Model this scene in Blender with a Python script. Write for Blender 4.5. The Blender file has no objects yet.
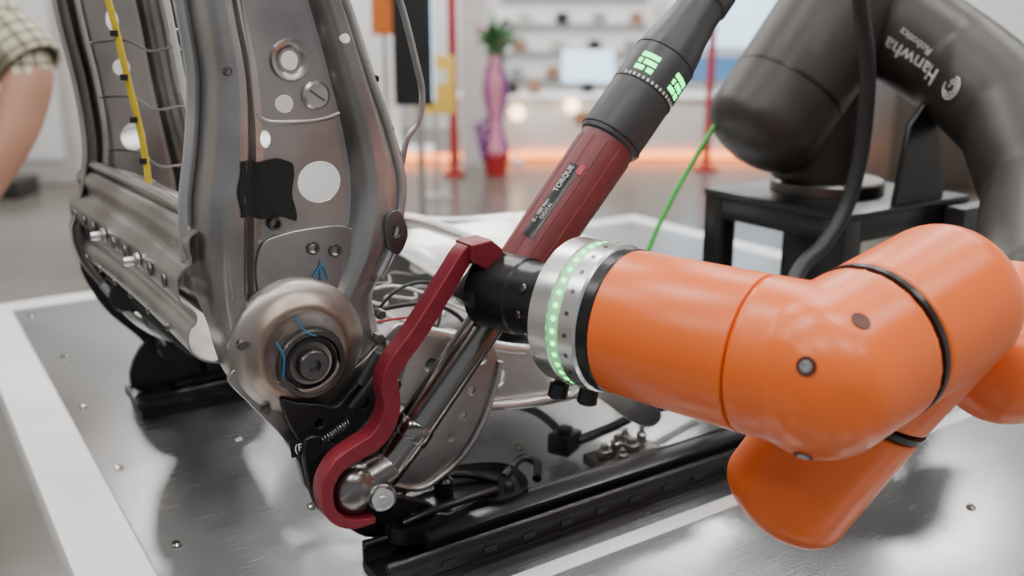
import bpy, bmesh, math, random
from mathutils import Vector, Matrix, Euler
random.seed(3)
SC=bpy.context.scene
COL=SC.collection
rad=math.radians
YAW=rad(-33.5)
CAM=Vector((-0.301,-0.799,1.3))
TOP=0.8

# ------------------------------------------------------------ materials
def newmat(name):
    m=bpy.data.materials.new(name); m.use_nodes=True
    nt=m.node_tree; b=nt.nodes['Principled BSDF']
    return m,nt,b
def mat(name,col,metal=0.0,rough=0.5,var=0.08,scale=20.0,bump=0.0,bscale=None,coat=0.0,rvar=0.05,stretch=None,emit=None,estr=0.0):
    m,nt,b=newmat(name)
    N=nt.nodes; L=nt.links
    tc=N.new('ShaderNodeTexCoord'); mp=N.new('ShaderNodeMapping')
    L.new(tc.outputs['Object'],mp.inputs['Vector'])
    if stretch: mp.inputs['Scale'].default_value=stretch
    no=N.new('ShaderNodeTexNoise'); no.inputs['Scale'].default_value=scale; no.inputs['Detail'].default_value=5
    L.new(mp.outputs['Vector'],no.inputs['Vector'])
    cr=N.new('ShaderNodeValToRGB')
    c=Vector(col[:3])
    lo=c*(1-var*1.6); hi=Vector([min(1,x) for x in c*(1+var*1.2)])
    cr.color_ramp.elements[0].position=0.3; cr.color_ramp.elements[1].position=0.7
    cr.color_ramp.elements[0].color=(*lo,1); cr.color_ramp.elements[1].color=(*hi,1)
    L.new(no.outputs['Fac'],cr.inputs['Fac']); L.new(cr.outputs['Color'],b.inputs['Base Color'])
    mr=N.new('ShaderNodeMapRange'); mr.inputs['To Min'].default_value=max(0.02,rough-rvar); mr.inputs['To Max'].default_value=min(1,rough+rvar)
    L.new(no.outputs['Fac'],mr.inputs['Value']); L.new(mr.outputs['Result'],b.inputs['Roughness'])
    b.inputs['Metallic'].default_value=metal
    if coat: b.inputs['Coat Weight'].default_value=coat; b.inputs['Coat Roughness'].default_value=0.15
    if bump:
        n2=N.new('ShaderNodeTexNoise'); n2.inputs['Scale'].default_value=bscale or scale*4; n2.inputs['Detail'].default_value=3
        L.new(mp.outputs['Vector'],n2.inputs['Vector'])
        bp=N.new('ShaderNodeBump'); bp.inputs['Strength'].default_value=bump; bp.inputs['Distance'].default_value=0.002
        L.new(n2.outputs['Fac'],bp.inputs['Height']); L.new(bp.outputs['Normal'],b.inputs['Normal'])
    if emit:
        b.inputs['Emission Color'].default_value=(*emit,1); b.inputs['Emission Strength'].default_value=estr
    return m

M={}
M['steel']=mat('pressed_steel',(0.41,0.395,0.385),1,0.36,0.18,11,0.12,60,rvar=0.10)
M['steel_lt']=mat('galvanised_steel',(0.56,0.55,0.54),1,0.31,0.14,12,0.08,70,rvar=0.10)
M['steel_dk']=mat('dark_steel',(0.17,0.16,0.155),1,0.36,0.15,15,0.1,80)
M['chrome']=mat('gun_chrome',(0.27,0.25,0.235),1,0.17,0.04,5,rvar=0.03)
M['head']=mat('satin_chrome',(0.22,0.205,0.195),1,0.27,0.04,5,rvar=0.03)
M['alu']=mat('turned_aluminium',(0.74,0.74,0.73),1,0.30,0.03,40,rvar=0.05)
M['black']=mat('black_oxide',(0.010,0.010,0.011),0.2,0.30,0.1,30,0.1,90)
M['blackrub']=mat('black_rubber',(0.012,0.012,0.013),0,0.5,0.1,30)
M['tape']=mat('black_cloth_tape',(0.008,0.008,0.008),0,0.85,0.2,150,0.4,300)
M['orange']=mat('orange_shell',(0.80,0.135,0.012),0,0.34,0.015,60,0.04,600,rvar=0.02)
M['orange_shade']=mat('orange_recess_shade',(0.08,0.014,0.004),0,0.5)  # shell orange darkened: shade of the screw holes put into the colour
M['rdark']=mat('charcoal_shell',(0.034,0.030,0.026),0.2,0.42,0.05,60,0.06,500)
M['red']=mat('burgundy_anodised',(0.20,0.014,0.026),0.25,0.40,0.08,90,0.12,400)
M['grip']=mat('burgundy_grip',(0.150,0.022,0.026),0.0,0.45,0.10,60,0.1,300)
M['greytool']=mat('graphite_housing',(0.036,0.037,0.041),0,0.42,0.08,60,0.05,400)
M['white']=mat('white_laminate',(0.80,0.80,0.80),0,0.35,0.02,6)
M['whitetext']=mat('white_print',(0.70,0.70,0.68),0,0.5,0.0)
M['green']=mat('green_hose',(0.05,0.45,0.06),0,0.35,0.05)
M['led']=mat('green_led',(0.1,0.8,0.3),0,0.3,0,emit=(0.06,1.0,0.20),estr=4.5)
M['ledring']=mat('frosted_led_ring',(0.45,0.70,0.48),0,0.3,0,emit=(0.14,1.0,0.22),estr=0.35)
M['yellow']=mat('yellow_sleeve',(0.75,0.55,0.03),0,0.45,0.08,50)
M['cyan']=mat('blue_paint_mark',(0.02,0.16,0.34),0,0.5,0)
M['clear']=mat('white_wire_sleeve',(0.70,0.70,0.68),0,0.3,0.03)
M['yelsign']=mat('yellow_sign',(0.80,0.52,0.08),0,0.5,0.04,5)
M['redpaint']=mat('red_paint',(0.40,0.02,0.025),0,0.4,0.05,5)
M['bluepr']=mat('blue_print',(0.10,0.28,0.55),0,0.4,0.1,3)
M['orpaint']=mat('orange_panel',(0.85,0.22,0.04),0,0.5,0.05,5)
M['wall']=mat('painted_wall',(0.80,0.785,0.77),0,0.6,0.03,1.5)
M['wall_pk']=mat('painted_wall_warm',(0.48,0.45,0.43),0,0.6,0.06,1.2)
M['ceil']=mat('dark_ceiling',(0.10,0.10,0.10),0,0.8,0.1,1)
M['leaf']=mat('leaf_green',(0.04,0.16,0.05),0,0.5,0.2,20)
M['pink']=mat('pink_ribbon',(0.75,0.30,0.42),0,0.5,0.15,15)
M['purple']=mat('purple_ribbon',(0.22,0.06,0.25),0,0.5,0.15,15)
M['wood']=mat('wood_counter',(0.30,0.17,0.10),0,0.5,0.2,10)
M['greypanel']=mat('grey_panel',(0.30,0.30,0.30),0,0.5,0.05,4)
M['brownp']=mat('dark_brown_panel',(0.06,0.045,0.035),0,0.45,0.1,4)
M['screenglow']=mat('lit_screen',(0.5,0.7,0.9),0,0.3,0,emit=(0.60,0.82,1.0),estr=1.8)
M['warmglow']=mat('warm_lamp',(1,0.8,0.6),0,0.3,0,emit=(1.0,0.66,0.36),estr=7)
M['orglow']=mat('orange_led_strip',(1,0.4,0.1),0,0.3,0,emit=(1.0,0.22,0.04),estr=5)
M['lamp']=mat('lamp_diffuser',(1,1,1),0,0.3,0,emit=(1.0,0.98,0.95),estr=9)
M['skin']=mat('skin',(0.36,0.17,0.11),0,0.5,0.08,12,0.1,200)
M['trouser']=mat('navy_trousers',(0.03,0.04,0.07),0,0.8,0.1,30)
M['shoe']=mat('shoe_leather',(0.02,0.02,0.02),0,0.4)
M['hair']=mat('hair_black',(0.015,0.012,0.01),0,0.5,0.3,80,0.5,200)
M['lip']=mat('lips',(0.40,0.13,0.11),0,0.5)

def heat():
    m,nt,b=newmat('heat_tinted_steel'); N=nt.nodes; L=nt.links
    tc=N.new('ShaderNodeTexCoord'); vl=N.new('ShaderNodeVectorMath'); vl.operation='LENGTH'
    L.new(tc.outputs['Object'],vl.inputs[0])
    no=N.new('ShaderNodeTexNoise'); no.inputs['Scale'].default_value=35
    L.new(tc.outputs['Object'],no.inputs['Vector'])
    ma=N.new('ShaderNodeMath'); ma.operation='MULTIPLY_ADD'; ma.inputs[1].default_value=0.014
    L.new(no.outputs['Fac'],ma.inputs[0]); L.new(vl.outputs['Value'],ma.inputs[2])
    mr=N.new('ShaderNodeMapRange'); mr.inputs['From Max'].default_value=0.075
    L.new(ma.outputs[0],mr.inputs['Value'])
    cr=N.new('ShaderNodeValToRGB'); e=cr.color_ramp.elements
    e[0].position=0.3; e[0].color=(0.16,0.13,0.115,1)
    e[1].position=1.0; e[1].color=(0.42,0.395,0.38,1)
    x=e.new(0.55); x.color=(0.42,0.385,0.36,1)
    x=e.new(0.68); x.color=(0.30,0.215,0.17,1)
    x=e.new(0.80); x.color=(0.40,0.345,0.315,1)
    L.new(mr.outputs['Result'],cr.inputs['Fac']); L.new(cr.outputs['Color'],b.inputs['Base Color'])
    b.inputs['Metallic'].default_value=1; b.inputs['Roughness'].default_value=0.42
    return m
M['heat']=heat()
def plaid():
    m,nt,b=newmat('plaid_shirt'); N=nt.nodes; L=nt.links
    tc=N.new('ShaderNodeTexCoord')
    outs=[]
    for d in ('X','Z'):
        w=N.new('ShaderNodeTexWave'); w.bands_direction=d; w.inputs['Scale'].default_value=12
        L.new(tc.outputs['Object'],w.inputs['Vector'])
        cr=N.new('ShaderNodeValToRGB'); cr.color_ramp.elements[0].position=0.72; cr.color_ramp.elements[0].color=(1,1,1,1)
        cr.color_ramp.elements[1].position=0.85; cr.color_ramp.elements[1].color=(0.45,0.46,0.40,1)
        L.new(w.outputs['Fac'],cr.inputs['Fac']); outs.append(cr)
    mx=N.new('ShaderNodeMix'); mx.data_type='RGBA'; mx.blend_type='MULTIPLY'; mx.inputs[0].default_value=1
    L.new(outs[0].outputs['Color'],mx.inputs[6]); L.new(outs[1].outputs['Color'],mx.inputs[7])
    m2=N.new('ShaderNodeMix'); m2.data_type='RGBA'; m2.blend_type='MULTIPLY'; m2.inputs[0].default_value=1
    L.new(mx.outputs[2],m2.inputs[6]); m2.inputs[7].default_value=(0.52,0.47,0.36,1)
    L.new(m2.outputs[2],b.inputs['Base Color']); b.inputs['Roughness'].default_value=0.8
    return m
M['plaid']=plaid()
def bench():
    m,nt,b=newmat('brushed_aluminium_plate'); N=nt.nodes; L=nt.links
    tc=N.new('ShaderNodeTexCoord'); mp=N.new('ShaderNodeMapping'); mp.inputs['Scale'].default_value=(6,120,6)
    L.new(tc.outputs['Object'],mp.inputs['Vector'])
    n1=N.new('ShaderNodeTexNoise'); n1.inputs['Scale'].default_value=4; n1.inputs['Detail'].default_value=4
    L.new(mp.outputs['Vector'],n1.inputs['Vector'])
    n2=N.new('ShaderNodeTexNoise'); n2.inputs['Scale'].default_value=2.2; n2.inputs['Detail'].default_value=6
    L.new(tc.outputs['Object'],n2.inputs['Vector'])
    cr=N.new('ShaderNodeValToRGB'); cr.color_ramp.elements[0].position=0.3; cr.color_ramp.elements[1].position=0.75
    cr.color_ramp.elements[0].color=(0.28,0.29,0.295,1); cr.color_ramp.elements[1].color=(0.39,0.40,0.405,1)
    L.new(n2.outputs['Fac'],cr.inputs['Fac']); L.new(cr.outputs['Color'],b.inputs['Base Color'])
    mr=N.new('ShaderNodeMapRange'); mr.inputs['To Min'].default_value=0.22; mr.inputs['To Max'].default_value=0.30
    L.new(n1.outputs['Fac'],mr.inputs['Value']); L.new(mr.outputs['Result'],b.inputs['Roughness'])
    bp=N.new('ShaderNodeBump'); bp.inputs['Strength'].default_value=0.015; bp.inputs['Distance'].default_value=0.001
    L.new(n1.outputs['Fac'],bp.inputs['Height']); L.new(bp.outputs['Normal'],b.inputs['Normal'])
    b.inputs['Metallic'].default_value=0.9
    return m
M['bench']=bench()
def floor_m():
    m,nt,b=newmat('polished_concrete'); N=nt.nodes; L=nt.links
    tc=N.new('ShaderNodeTexCoord')
    n2=N.new('ShaderNodeTexNoise'); n2.inputs['Scale'].default_value=0.8; n2.inputs['Detail'].default_value=6
    L.new(tc.outputs['Object'],n2.inputs['Vector'])
    cr=N.new('ShaderNodeValToRGB'); cr.color_ramp.elements[0].position=0.3; cr.color_ramp.elements[1].position=0.75
    cr.color_ramp.elements[0].color=(0.070,0.064,0.053,1); cr.color_ramp.elements[1].color=(0.12,0.111,0.095,1)
    L.new(n2.outputs['Fac'],cr.inputs['Fac']); L.new(cr.outputs['Color'],b.inputs['Base Color'])
    b.inputs['Roughness'].default_value=0.22
    return m
M['floor']=floor_m()

# ------------------------------------------------------------ helpers
def group(name,loc=(0,0,0)):
    e=bpy.data.objects.new(name,None); e.location=loc; e.empty_display_size=0.05; COL.objects.link(e); return e
def link(o,parent=None):
    COL.objects.link(o)
    if parent is not None:
        o.parent=parent
        o.matrix_parent_inverse=Matrix.Translation(-Vector(parent.location))
    return o
def smooth(me,ang=40):
    for p in me.polygons: p.use_smooth=True
    try: me.set_sharp_from_angle(angle=rad(ang))
    except Exception: pass
def obj(name,me,m,parent=None,loc=(0,0,0),rot=(0,0,0),sm=True,ang=40):
    if m is not None:
        me.materials.clear(); me.materials.append(m)
    if sm: smooth(me,ang)
    o=bpy.data.objects.new(name,me); o.location=loc; o.rotation_euler=rot
    return link(o,parent)
def evalmesh(o):
    dg=bpy.context.evaluated_depsgraph_get(); dg.update()
    me=bpy.data.meshes.new_from_object(o.evaluated_get(dg)); return me
def bake(o):
    bpy.context.view_layer.update()
    me=evalmesh(o); n=o.name; p=o.parent; mw=o.matrix_world.copy()
    mt=[s.material for s in o.material_slots]
    bpy.data.objects.remove(o)
    no=bpy.data.objects.new(n,me); no.name=n
    link(no,p); no.matrix_world=mw
    if not me.materials:
        for x in mt: me.materials.append(x)
    smooth(me)
    return no
def cat(pts,n=6,closed=False):
    P=[Vector(p) for p in pts]; out=[]; N=len(P)
    rng=range(N) if closed else range(N-1)
    for i in rng:
        if closed: a,b,c,d=P[(i-1)%N],P[i],P[(i+1)%N],P[(i+2)%N]
        else: a,b,c,d=P[max(i-1,0)],P[i],P[i+1],P[min(i+2,N-1)]
        for k in range(n):
            t=k/n
            out.append(0.5*((2*b)+(c-a)*t+(2*a-5*b+4*c-d)*t*t+(3*b-a-3*c+d)*t**3))
    if not closed: out.append(P[-1])
    return out
def tube(name,pts,r,m,parent=None,n=6,closed=False,res=6,sm=True):
    rr=r if isinstance(r,(list,tuple)) else [r]*len(pts)
    P4=[(*p,q) for p,q in zip(pts,rr)]
    if sm:
        A=cat([p[:3] for p in P4],n,closed); R=cat([(p[3],0,0) for p in P4],n,closed)
        Q=[(a,b[0]) for a,b in zip(A,R)]
    else: Q=[(Vector(p[:3]),p[3]) for p in P4]
    cu=bpy.data.curves.new(name,'CURVE'); cu.dimensions='3D'; cu.bevel_depth=1.0; cu.bevel_resolution=res; cu.use_fill_caps=True
    s=cu.splines.new('POLY'); s.points.add(len(Q)-1); s.use_cyclic_u=closed
    for pt,(v,q) in zip(s.points,Q): pt.co=(*v,1); pt.radius=q
    cu.materials.append(m)
    o=bpy.data.objects.new(name,cu); link(o,parent); return bake(o)
def box(name,c,s,m,parent=None,bev=0.0,rot=(0,0,0),seg=2):
    bm=bmesh.new(); bmesh.ops.create_cube(bm,size=1)
    for v in bm.verts: v.co=Vector((v.co.x*s[0],v.co.y*s[1],v.co.z*s[2]))
    if bev: bmesh.ops.bevel(bm,geom=bm.edges[:],offset=bev,segments=seg,profile=0.6,affect='EDGES')
    me=bpy.data.meshes.new(name); bm.to_mesh(me); bm.free()
    return obj(name,me,m,parent,c,rot,ang=35)
def qdir(d):
    return Vector(d).normalized().to_track_quat('Z','Y')
def lathe(name,prof,org,d,m,parent=None,seg=48,ang=35,cap=True):
    bm=bmesh.new(); rings=[]
    for r,t in prof:
        if r<1e-6: rings.append([bm.verts.new((0,0,t))])
        else: rings.append([bm.verts.new((r*math.cos(2*math.pi*i/seg),r*math.sin(2*math.pi*i/seg),t)) for i in range(seg)])
    for a,b in zip(rings,rings[1:]):
        if len(a)==1 and len(b)==1: continue
        for i in range(seg):
            j=(i+1)%seg
            if len(a)==1: bm.faces.new((a[0],b[j],b[i]))
            elif len(b)==1: bm.faces.new((a[i],a[j],b[0]))
            else: bm.faces.new((a[i],a[j],b[j],b[i]))
    if cap:
        for q in (rings[0],rings[-1]):
            if len(q)>1: bm.faces.new(q)
    bmesh.ops.recalc_face_normals(bm,faces=bm.faces)
    me=bpy.data.meshes.new(name); bm.to_mesh(me); bm.free()
    if m: me.materials.append(m)
    smooth(me,ang)
    o=bpy.data.objects.new(name,me); o.location=org; o.rotation_mode='QUATERNION'; o.rotation_quaternion=qdir(d)
    return link(o,parent)
def cyl(name,a,b,r,m,parent=None,bev=0.001,seg=40,r2=None):
    a=Vector(a);b=Vector(b);L=(b-a).length;r2=r if r2 is None else r2
    bev=min(bev,r*.4,L*.4)
    return lathe(name,[(0,0),(r-bev,0),(r,bev),(r2,L-bev),(r2-bev,L),(0,L)],a,b-a,m,parent,seg)
def plate(name,outline,y0,y1,m,parent=None,holes=(),bev=0.0008,n=5,sm=True):
    cu=bpy.data.curves.new(name,'CURVE'); cu.dimensions='2D'; cu.fill_mode='BOTH'
    cu.extrude=abs(y1-y0)/2-bev; cu.bevel_depth=bev; cu.bevel_resolution=2
    cu.offset=-bev
    def add(pts):
        s=cu.splines.new('POLY'); s.points.add(len(pts)-1); s.use_cyclic_u=True
        for q,v in zip(s.points,pts): q.co=(v[0],v[1],0,1)
    o3=[(p[0],p[1],0) for p in outline]
    add(cat(o3,n,True) if sm else [Vector(p) for p in o3])
    for h in holes:
        if len(h)==3: cx,cz,r=h; rx=rz=r
        else: cx,cz,rx,rz=h
        add([(cx+rx*math.cos(a*math.pi/14),cz+rz*math.sin(a*math.pi/14)) for a in range(28)])
    cu.materials.append(m)
    o=bpy.data.objects.new(name,cu); o.rotation_euler=(rad(90),0,0); o.location=(0,(y0+y1)/2,0)
    link(o,parent); return bake(o)
def ribbon(path,w):
    P=[Vector((p[0],p[1],0)) for p in path]; ws=w if isinstance(w,(list,tuple)) else [w]*len(P)
    Q=cat(P,5); W=[v[0] for v in cat([(x,0,0) for x in ws],5)]
    L=[];R=[]
    for i,q in enumerate(Q):
        t=(Q[min(i+1,len(Q)-1)]-Q[max(i-1,0)]).normalized(); nn=Vector((-t.y,t.x,0))
        L.append(q+nn*W[i]/2); R.append(q-nn*W[i]/2)
    return [(v.x,v.y) for v in L]+[(v.x,v.y) for v in reversed(R)]
def text(name,s,size,mw,m,parent=None,ext=0.0002):
    cu=bpy.data.curves.new(name,'FONT'); cu.body=s; cu.size=size; cu.extrude=ext; cu.align_x='CENTER'; cu.align_y='CENTER'
    cu.materials.append(m); o=bpy.data.objects.new(name,cu); link(o,parent); o.matrix_world=mw; return bake(o)
def frame(org,x,z):
    z=Vector(z).normalized(); x=Vector(x); x=(x-z*x.dot(z)).normalized(); y=z.cross(x)
    mm=Matrix((x,y,z)).transposed().to_4x4(); mm.translation=Vector(org); return mm
def capsule_bm(bm,a,b,r1,r2,d1=1.0,d2=1.0,seg=48):
    a=Vector(a);b=Vector(b);L=(b-a).length;q=qdir(b-a)
    prof=[]
    for k in range(0,9):
        t=k/8*math.pi/2; prof.append((r1*math.sin(t),-r1*d1*math.cos(t)))
    for k in range(0,9):
        t=k/8*math.pi/2; prof.append((r2*math.cos(t),L+r2*d2*math.sin(t)))
    rings=[]
    for r,t in prof:
        if r<1e-5: rings.append([bm.verts.new(a+q@Vector((0,0,t)))])
        else: rings.append([bm.verts.new(a+q@Vector((r*math.cos(2*math.pi*i/seg),r*math.sin(2*math.pi*i/seg),t))) for i in range(seg)])
    for A,B in zip(rings,rings[1:]):
        for i in range(seg):
            j=(i+1)%seg
            if len(A)==1: bm.faces.new((A[0],B[j],B[i]))
            elif len(B)==1: bm.faces.new((A[i],A[j],B[0]))
            else: bm.faces.new((A[i],A[j],B[j],B[i]))
def blend(name,caps,m,parent=None,vox=0.003,it=10):
    bm=bmesh.new()
    for c in caps: capsule_bm(bm,*c)
    bmesh.ops.recalc_face_normals(bm,faces=bm.faces)
    me=bpy.data.meshes.new(name); bm.to_mesh(me); bm.free(); me.materials.append(m)
    o=bpy.data.objects.new(name,me); link(o,parent)
    r=o.modifiers.new('r','REMESH'); r.mode='VOXEL'; r.voxel_size=vox
    s=o.modifiers.new('s','SMOOTH'); s.factor=0.6; s.iterations=it
    o=bake(o)
    o.data.set_sharp_from_angle(angle=3.14)
    for p in o.data.polygons: p.use_smooth=True
    return o
def H(x,y,z):
    return Vector((CAM.x+x*math.cos(YAW)-y*math.sin(YAW), CAM.y+x*math.sin(YAW)+y*math.cos(YAW), z))
HR=(0,0,YAW)
def hbox(name,x,y,z,s,m,parent=None,bev=0.0):
    return box(name,H(x,y,z),s,m,parent,bev,HR)

# ------------------------------------------------------------ hall
hbox('floor',0,4,-0.05,(24,24,0.1),M['floor'])
hbox('wall_back',0,12.1,3,(24,0.2,6),M['wall'])
hbox('wall_left',-9,4,3,(0.2,16,6),M['wall_pk'])
hbox('wall_right',9,4,3,(0.2,16,6),M['wall'])
hbox('ceiling',0,4,6.05,(24,24,0.1),M['ceil'])
for i,x in enumerate((-4.5,-1.5,1.5,4.5)):
    for j,y in enumerate((-2.5,1.2,5,9)):
        g=group('ceiling_light',H(x,y,5.9))
        hbox('diffuser',x,y,5.93,(1.5,0.5,0.04),M['lamp'],g)
        hbox('housing',x,y,5.97,(1.6,0.6,0.05),M['white'],g,0.01)
        la=bpy.data.lights.new('lamp','AREA'); la.shape='RECTANGLE'; la.size=1.5; la.size_y=0.5; la.energy=(210 if j==3 else 94); la.color=(1,0.975,0.945)
        lo=bpy.data.objects.new('lamp',la); lo.location=H(x,y,5.9); lo.rotation_euler=HR; link(lo,g)
w=bpy.data.worlds.new('World'); SC.world=w; w.use_nodes=True
w.node_tree.nodes['Background'].inputs['Color'].default_value=(0.88,0.93,1,1)
w.node_tree.nodes['Background'].inputs['Strength'].default_value=0.42

g=group('reception_counter',H(1.0,9.6,0))
hbox('body',1.0,9.6,0.28,(3.0,0.6,0.56),M['white'],g,0.02)
hbox('worktop',1.0,9.6,0.58,(3.1,0.7,0.04),M['white'],g,0.01)
hbox('fascia',0.9,9.28,0.40,(0.6,0.02,0.12),M['wood'],g,0.005)
hbox('led_strip',1.0,9.27,0.04,(3.0,0.03,0.05),M['orglow'],g)
for k in range(2):
    hbox('monitor_%d'%(k+1),0.75+k*0.75,9.7,0.86,(0.5,0.04,0.30),M['greypanel'] if k else M['screenglow'],g,0.01)
    hbox('monitor_foot_%d'%(k+1),0.75+k*0.75,9.72,0.65,(0.12,0.12,0.12),M['blackrub'],g,0.005)
for i,(x,z) in enumerate(((0.0,0.04),(0.22,.06),(1.25,.05))):
    hbox('item_%d'%i,x,9.5,0.62+z,(0.12,0.1,0.08+z),M['blackrub'] if i!=1 else M['wood'],g,0.01)
for i,(x,y,z) in enumerate(((0.05,9.1,0.40),(0.56,9.15,0.46))):
    g=group('floor_lamp',H(x,y,0))
    cyl('base',H(x,y,0),H(x,y,0.02),0.07,M['white'],g)
    cyl('stem',H(x,y,0.02),H(x,y,z),0.015,M['white'],g)
    lathe('globe',[(0,-0.065)]+[(0.065*math.sin(k*math.pi/8),-0.065*math.cos(k*math.pi/8)) for k in range(1,8)]+[(0,0.065)],H(x,y,z+0.06),(0,0,1),M['warmglow'],g,20)
g=group('display_wall',H(2.4,10.6,0))
hbox('panel',2.4,10.6,1.15,(1.5,0.1,2.3),M['white'],g,0.02)
hbox('screen',2.4,10.53,1.45,(1.2,0.03,0.85),M['screenglow'],g)
hbox('lower_print',2.4,10.53,0.80,(1.2,0.02,0.25),M['bluepr'],g)
hbox('booth_partition',-2.6,11.2,1.2,(2.6,0.1,2.4),M['wall_pk'])
hbox('booth_partition',5.2,10.2,1.3,(2.6,0.1,2.6),M['white'])
g=group('dark_display_cabinet',H(3.6,7.8,0))
hbox('body',3.6,7.8,0.45,(1.3,0.6,0.9),M['brownp'],g,0.02)
hbox('top',3.6,7.8,0.92,(1.36,0.66,0.04),M['greypanel'],g,0.01)
hbox('door_1',3.28,7.49,0.45,(0.6,0.02,0.8),M['brownp'],g,0.01)
hbox('door_2',3.92,7.49,0.45,(0.6,0.02,0.8),M['wood'],g,0.01)
g=group('white_plinth',H(-1.6,5.6,0))
hbox('body',-1.55,5.6,0.30,(1.5,0.6,0.60),M['white'],g,0.02)
hbox('top',-1.55,5.6,0.62,(1.54,0.64,0.04),M['white'],g,0.01)
hbox('sample_case',-1.7,5.6,0.70,(0.3,0.2,0.12),M['greypanel'],g,0.01)
g=group('booth_shelf',H(0.6,11.4,0))
hbox('case',0.7,11.5,1.0,(1.8,0.35,2.0),M['white'],g,0.01)
for k in range(4):
    hbox('shelf_%d'%k,0.7,11.3,0.65+k*.3,(1.7,0.06,0.02),M['greypanel'],g)
    for q in range(4): hbox('box_%d_%d'%(k,q),0.05+q*.42+.05*k,11.29,0.72+k*.3,(0.14,0.05,0.13),(M['greypanel'],M['wood'],M['wall_pk'],M['blackrub'])[(q+k)%4],g)
g=group('red_post',H(-0.54,8.3,0))
cyl('shaft',H(-0.50,8.3,0),H(-0.50,8.3,3.2),0.04,M['redpaint'],g)
cyl('base',H(-0.50,8.3,0),H(-0.50,8.3,0.03),0.10,M['redpaint'],g)
g=group('red_post',H(1.72,8.6,0))
cyl('shaft',H(1.74,8.6,0),H(1.74,8.6,3.2),0.035,M['redpaint'],g)
cyl('base',H(1.74,8.6,0),H(1.74,8.6,0.03),0.11,M['redpaint'],g)
hbox('white_pillar',-0.34,8.95,1.6,(0.24,0.2,3.2),M['white'],None,0.01)
g=group('exhibit_stand',H(-1.2,9.3,0))
hbox('base',-1.3,9.4,0.05,(1.1,0.5,0.1),M['white'],g,0.01)
hbox('led_strip',-1.0,9.13,0.045,(0.9,0.03,0.06),M['orglow'],g)
hbox('back_panel',-1.35,9.55,0.9,(0.5,0.05,1.6),M['white'],g,0.01)
g=group('yellow_sign_board',H(-0.55,7.2,0))
hbox('board',-0.57,7.2,0.84,(0.30,0.03,0.42),M['yelsign'],g,0.005)
hbox('print',-0.57,7.18,0.90,(0.18,0.004,0.10),M['white'],g)
cyl('post',H(-0.57,7.23,0.02),H(-0.57,7.23,0.8),0.015,M['steel_lt'],g)
cyl('foot',H(-0.57,7.23,0),H(-0.57,7.23,0.02),0.11,M['steel_lt'],g)
g=group('display_monitor',H(-0.47,4.5,0))
hbox('panel',-0.45,4.5,1.41,(0.18,0.05,0.98),M['blackrub'],g,0.006)
hbox('edge_light',-0.357,4.47,1.41,(0.006,0.01,0.94),M['screenglow'],g)
cyl('post',H(-0.43,4.55,0.02),H(-0.43,4.55,1.2),0.018,M['steel_lt'],g)
cyl('foot',H(-0.43,4.55,0),H(-0.43,4.55,0.02),0.16,M['steel_lt'],g)
g=group('orange_banner',H(-0.68,5.1,0))
hbox('cloth',-0.66,5.1,1.70,(0.12,0.02,0.95),M['orpaint'],g,0.004)
cyl('pole',H(-0.66,5.13,0.02),H(-0.66,5.13,2.25),0.012,M['steel_lt'],g)
cyl('foot',H(-0.66,5.13,0),H(-0.66,5.13,0.02),0.1,M['steel_lt'],g)
g=group('flower_stand',H(-0.14,8.3,0))
lathe('pot',[(0,0),(0.09,0),(0.12,0.18),(0.11,0.2),(0,0.2)],H(-0.14,8.3,0),(0,0,1),M['redpaint'],g,24)
cyl('stem',H(-0.14,8.3,0.18),H(-0.14,8.3,1.2),0.02,M['leaf'],g)
for k in range(26):
    a=random.uniform(0,6.28); b=random.uniform(0.12,0.26); z0=random.uniform(0.90,1.2)
    pts=[H(-0.14,8.3,z0),H(-0.14+b*.5*math.cos(a),8.3+b*.5*math.sin(a),z0+0.12),H(-0.14+b*math.cos(a),8.3+b*math.sin(a),z0+random.uniform(-.05,.20))]
    tube('leaf_%d'%k,pts,[0.01,0.022,0.004],M['pink'] if k%6==0 else M['leaf'],g,5,res=2)
for k in range(10):
    a=k*0.63; r=0.04
    pts=[H(-0.14+r*math.cos(a),8.3+r*math.sin(a),1.02),H(-0.14+(r+.05)*math.cos(a),8.3+(r+.05)*math.sin(a),0.75),H(-0.14+(r+.01)*math.cos(a),8.3+(r+.01)*math.sin(a),0.45),H(-0.14+(r+.06)*math.cos(a),8.3+(r+.06)*math.sin(a),0.2)]
    tube('ribbon_%d'%k,pts,[0.012,0.026,0.022,0.028],M['pink'] if k%3 else M['purple'],g,5,res=2)
for k in range(4):
    tube('bow_%d'%k,[H(-0.20-.02*k,8.25,0.12+k*.09),H(-0.25-.02*k,8.2,0.17+k*.08),H(-0.21,8.2,0.25+k*.08)],0.022,M['purple'],g,4,res=2)
g=group('equipment_cabinet',H(-4.2,8.2,0))
hbox('carcass',-4.2,8.2,0.9,(1.3,0.7,1.8),M['wall_pk'],g,0.02)
hbox('door',-4.2,7.84,0.95,(1.1,0.02,1.5),M['white'],g,0.01)
hbox('handle',-3.8,7.82,0.95,(0.03,0.03,0.3),M['black'],g,0.005)
g=group('black_equipment_case',H(-3.9,7.4,0))
hbox('case',-3.95,7.3,0.07,(0.5,0.35,0.14),M['blackrub'],g,0.02)
hbox('handle',-3.95,7.3,0.15,(0.2,0.03,0.03),M['blackrub'],g,0.01)

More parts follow.
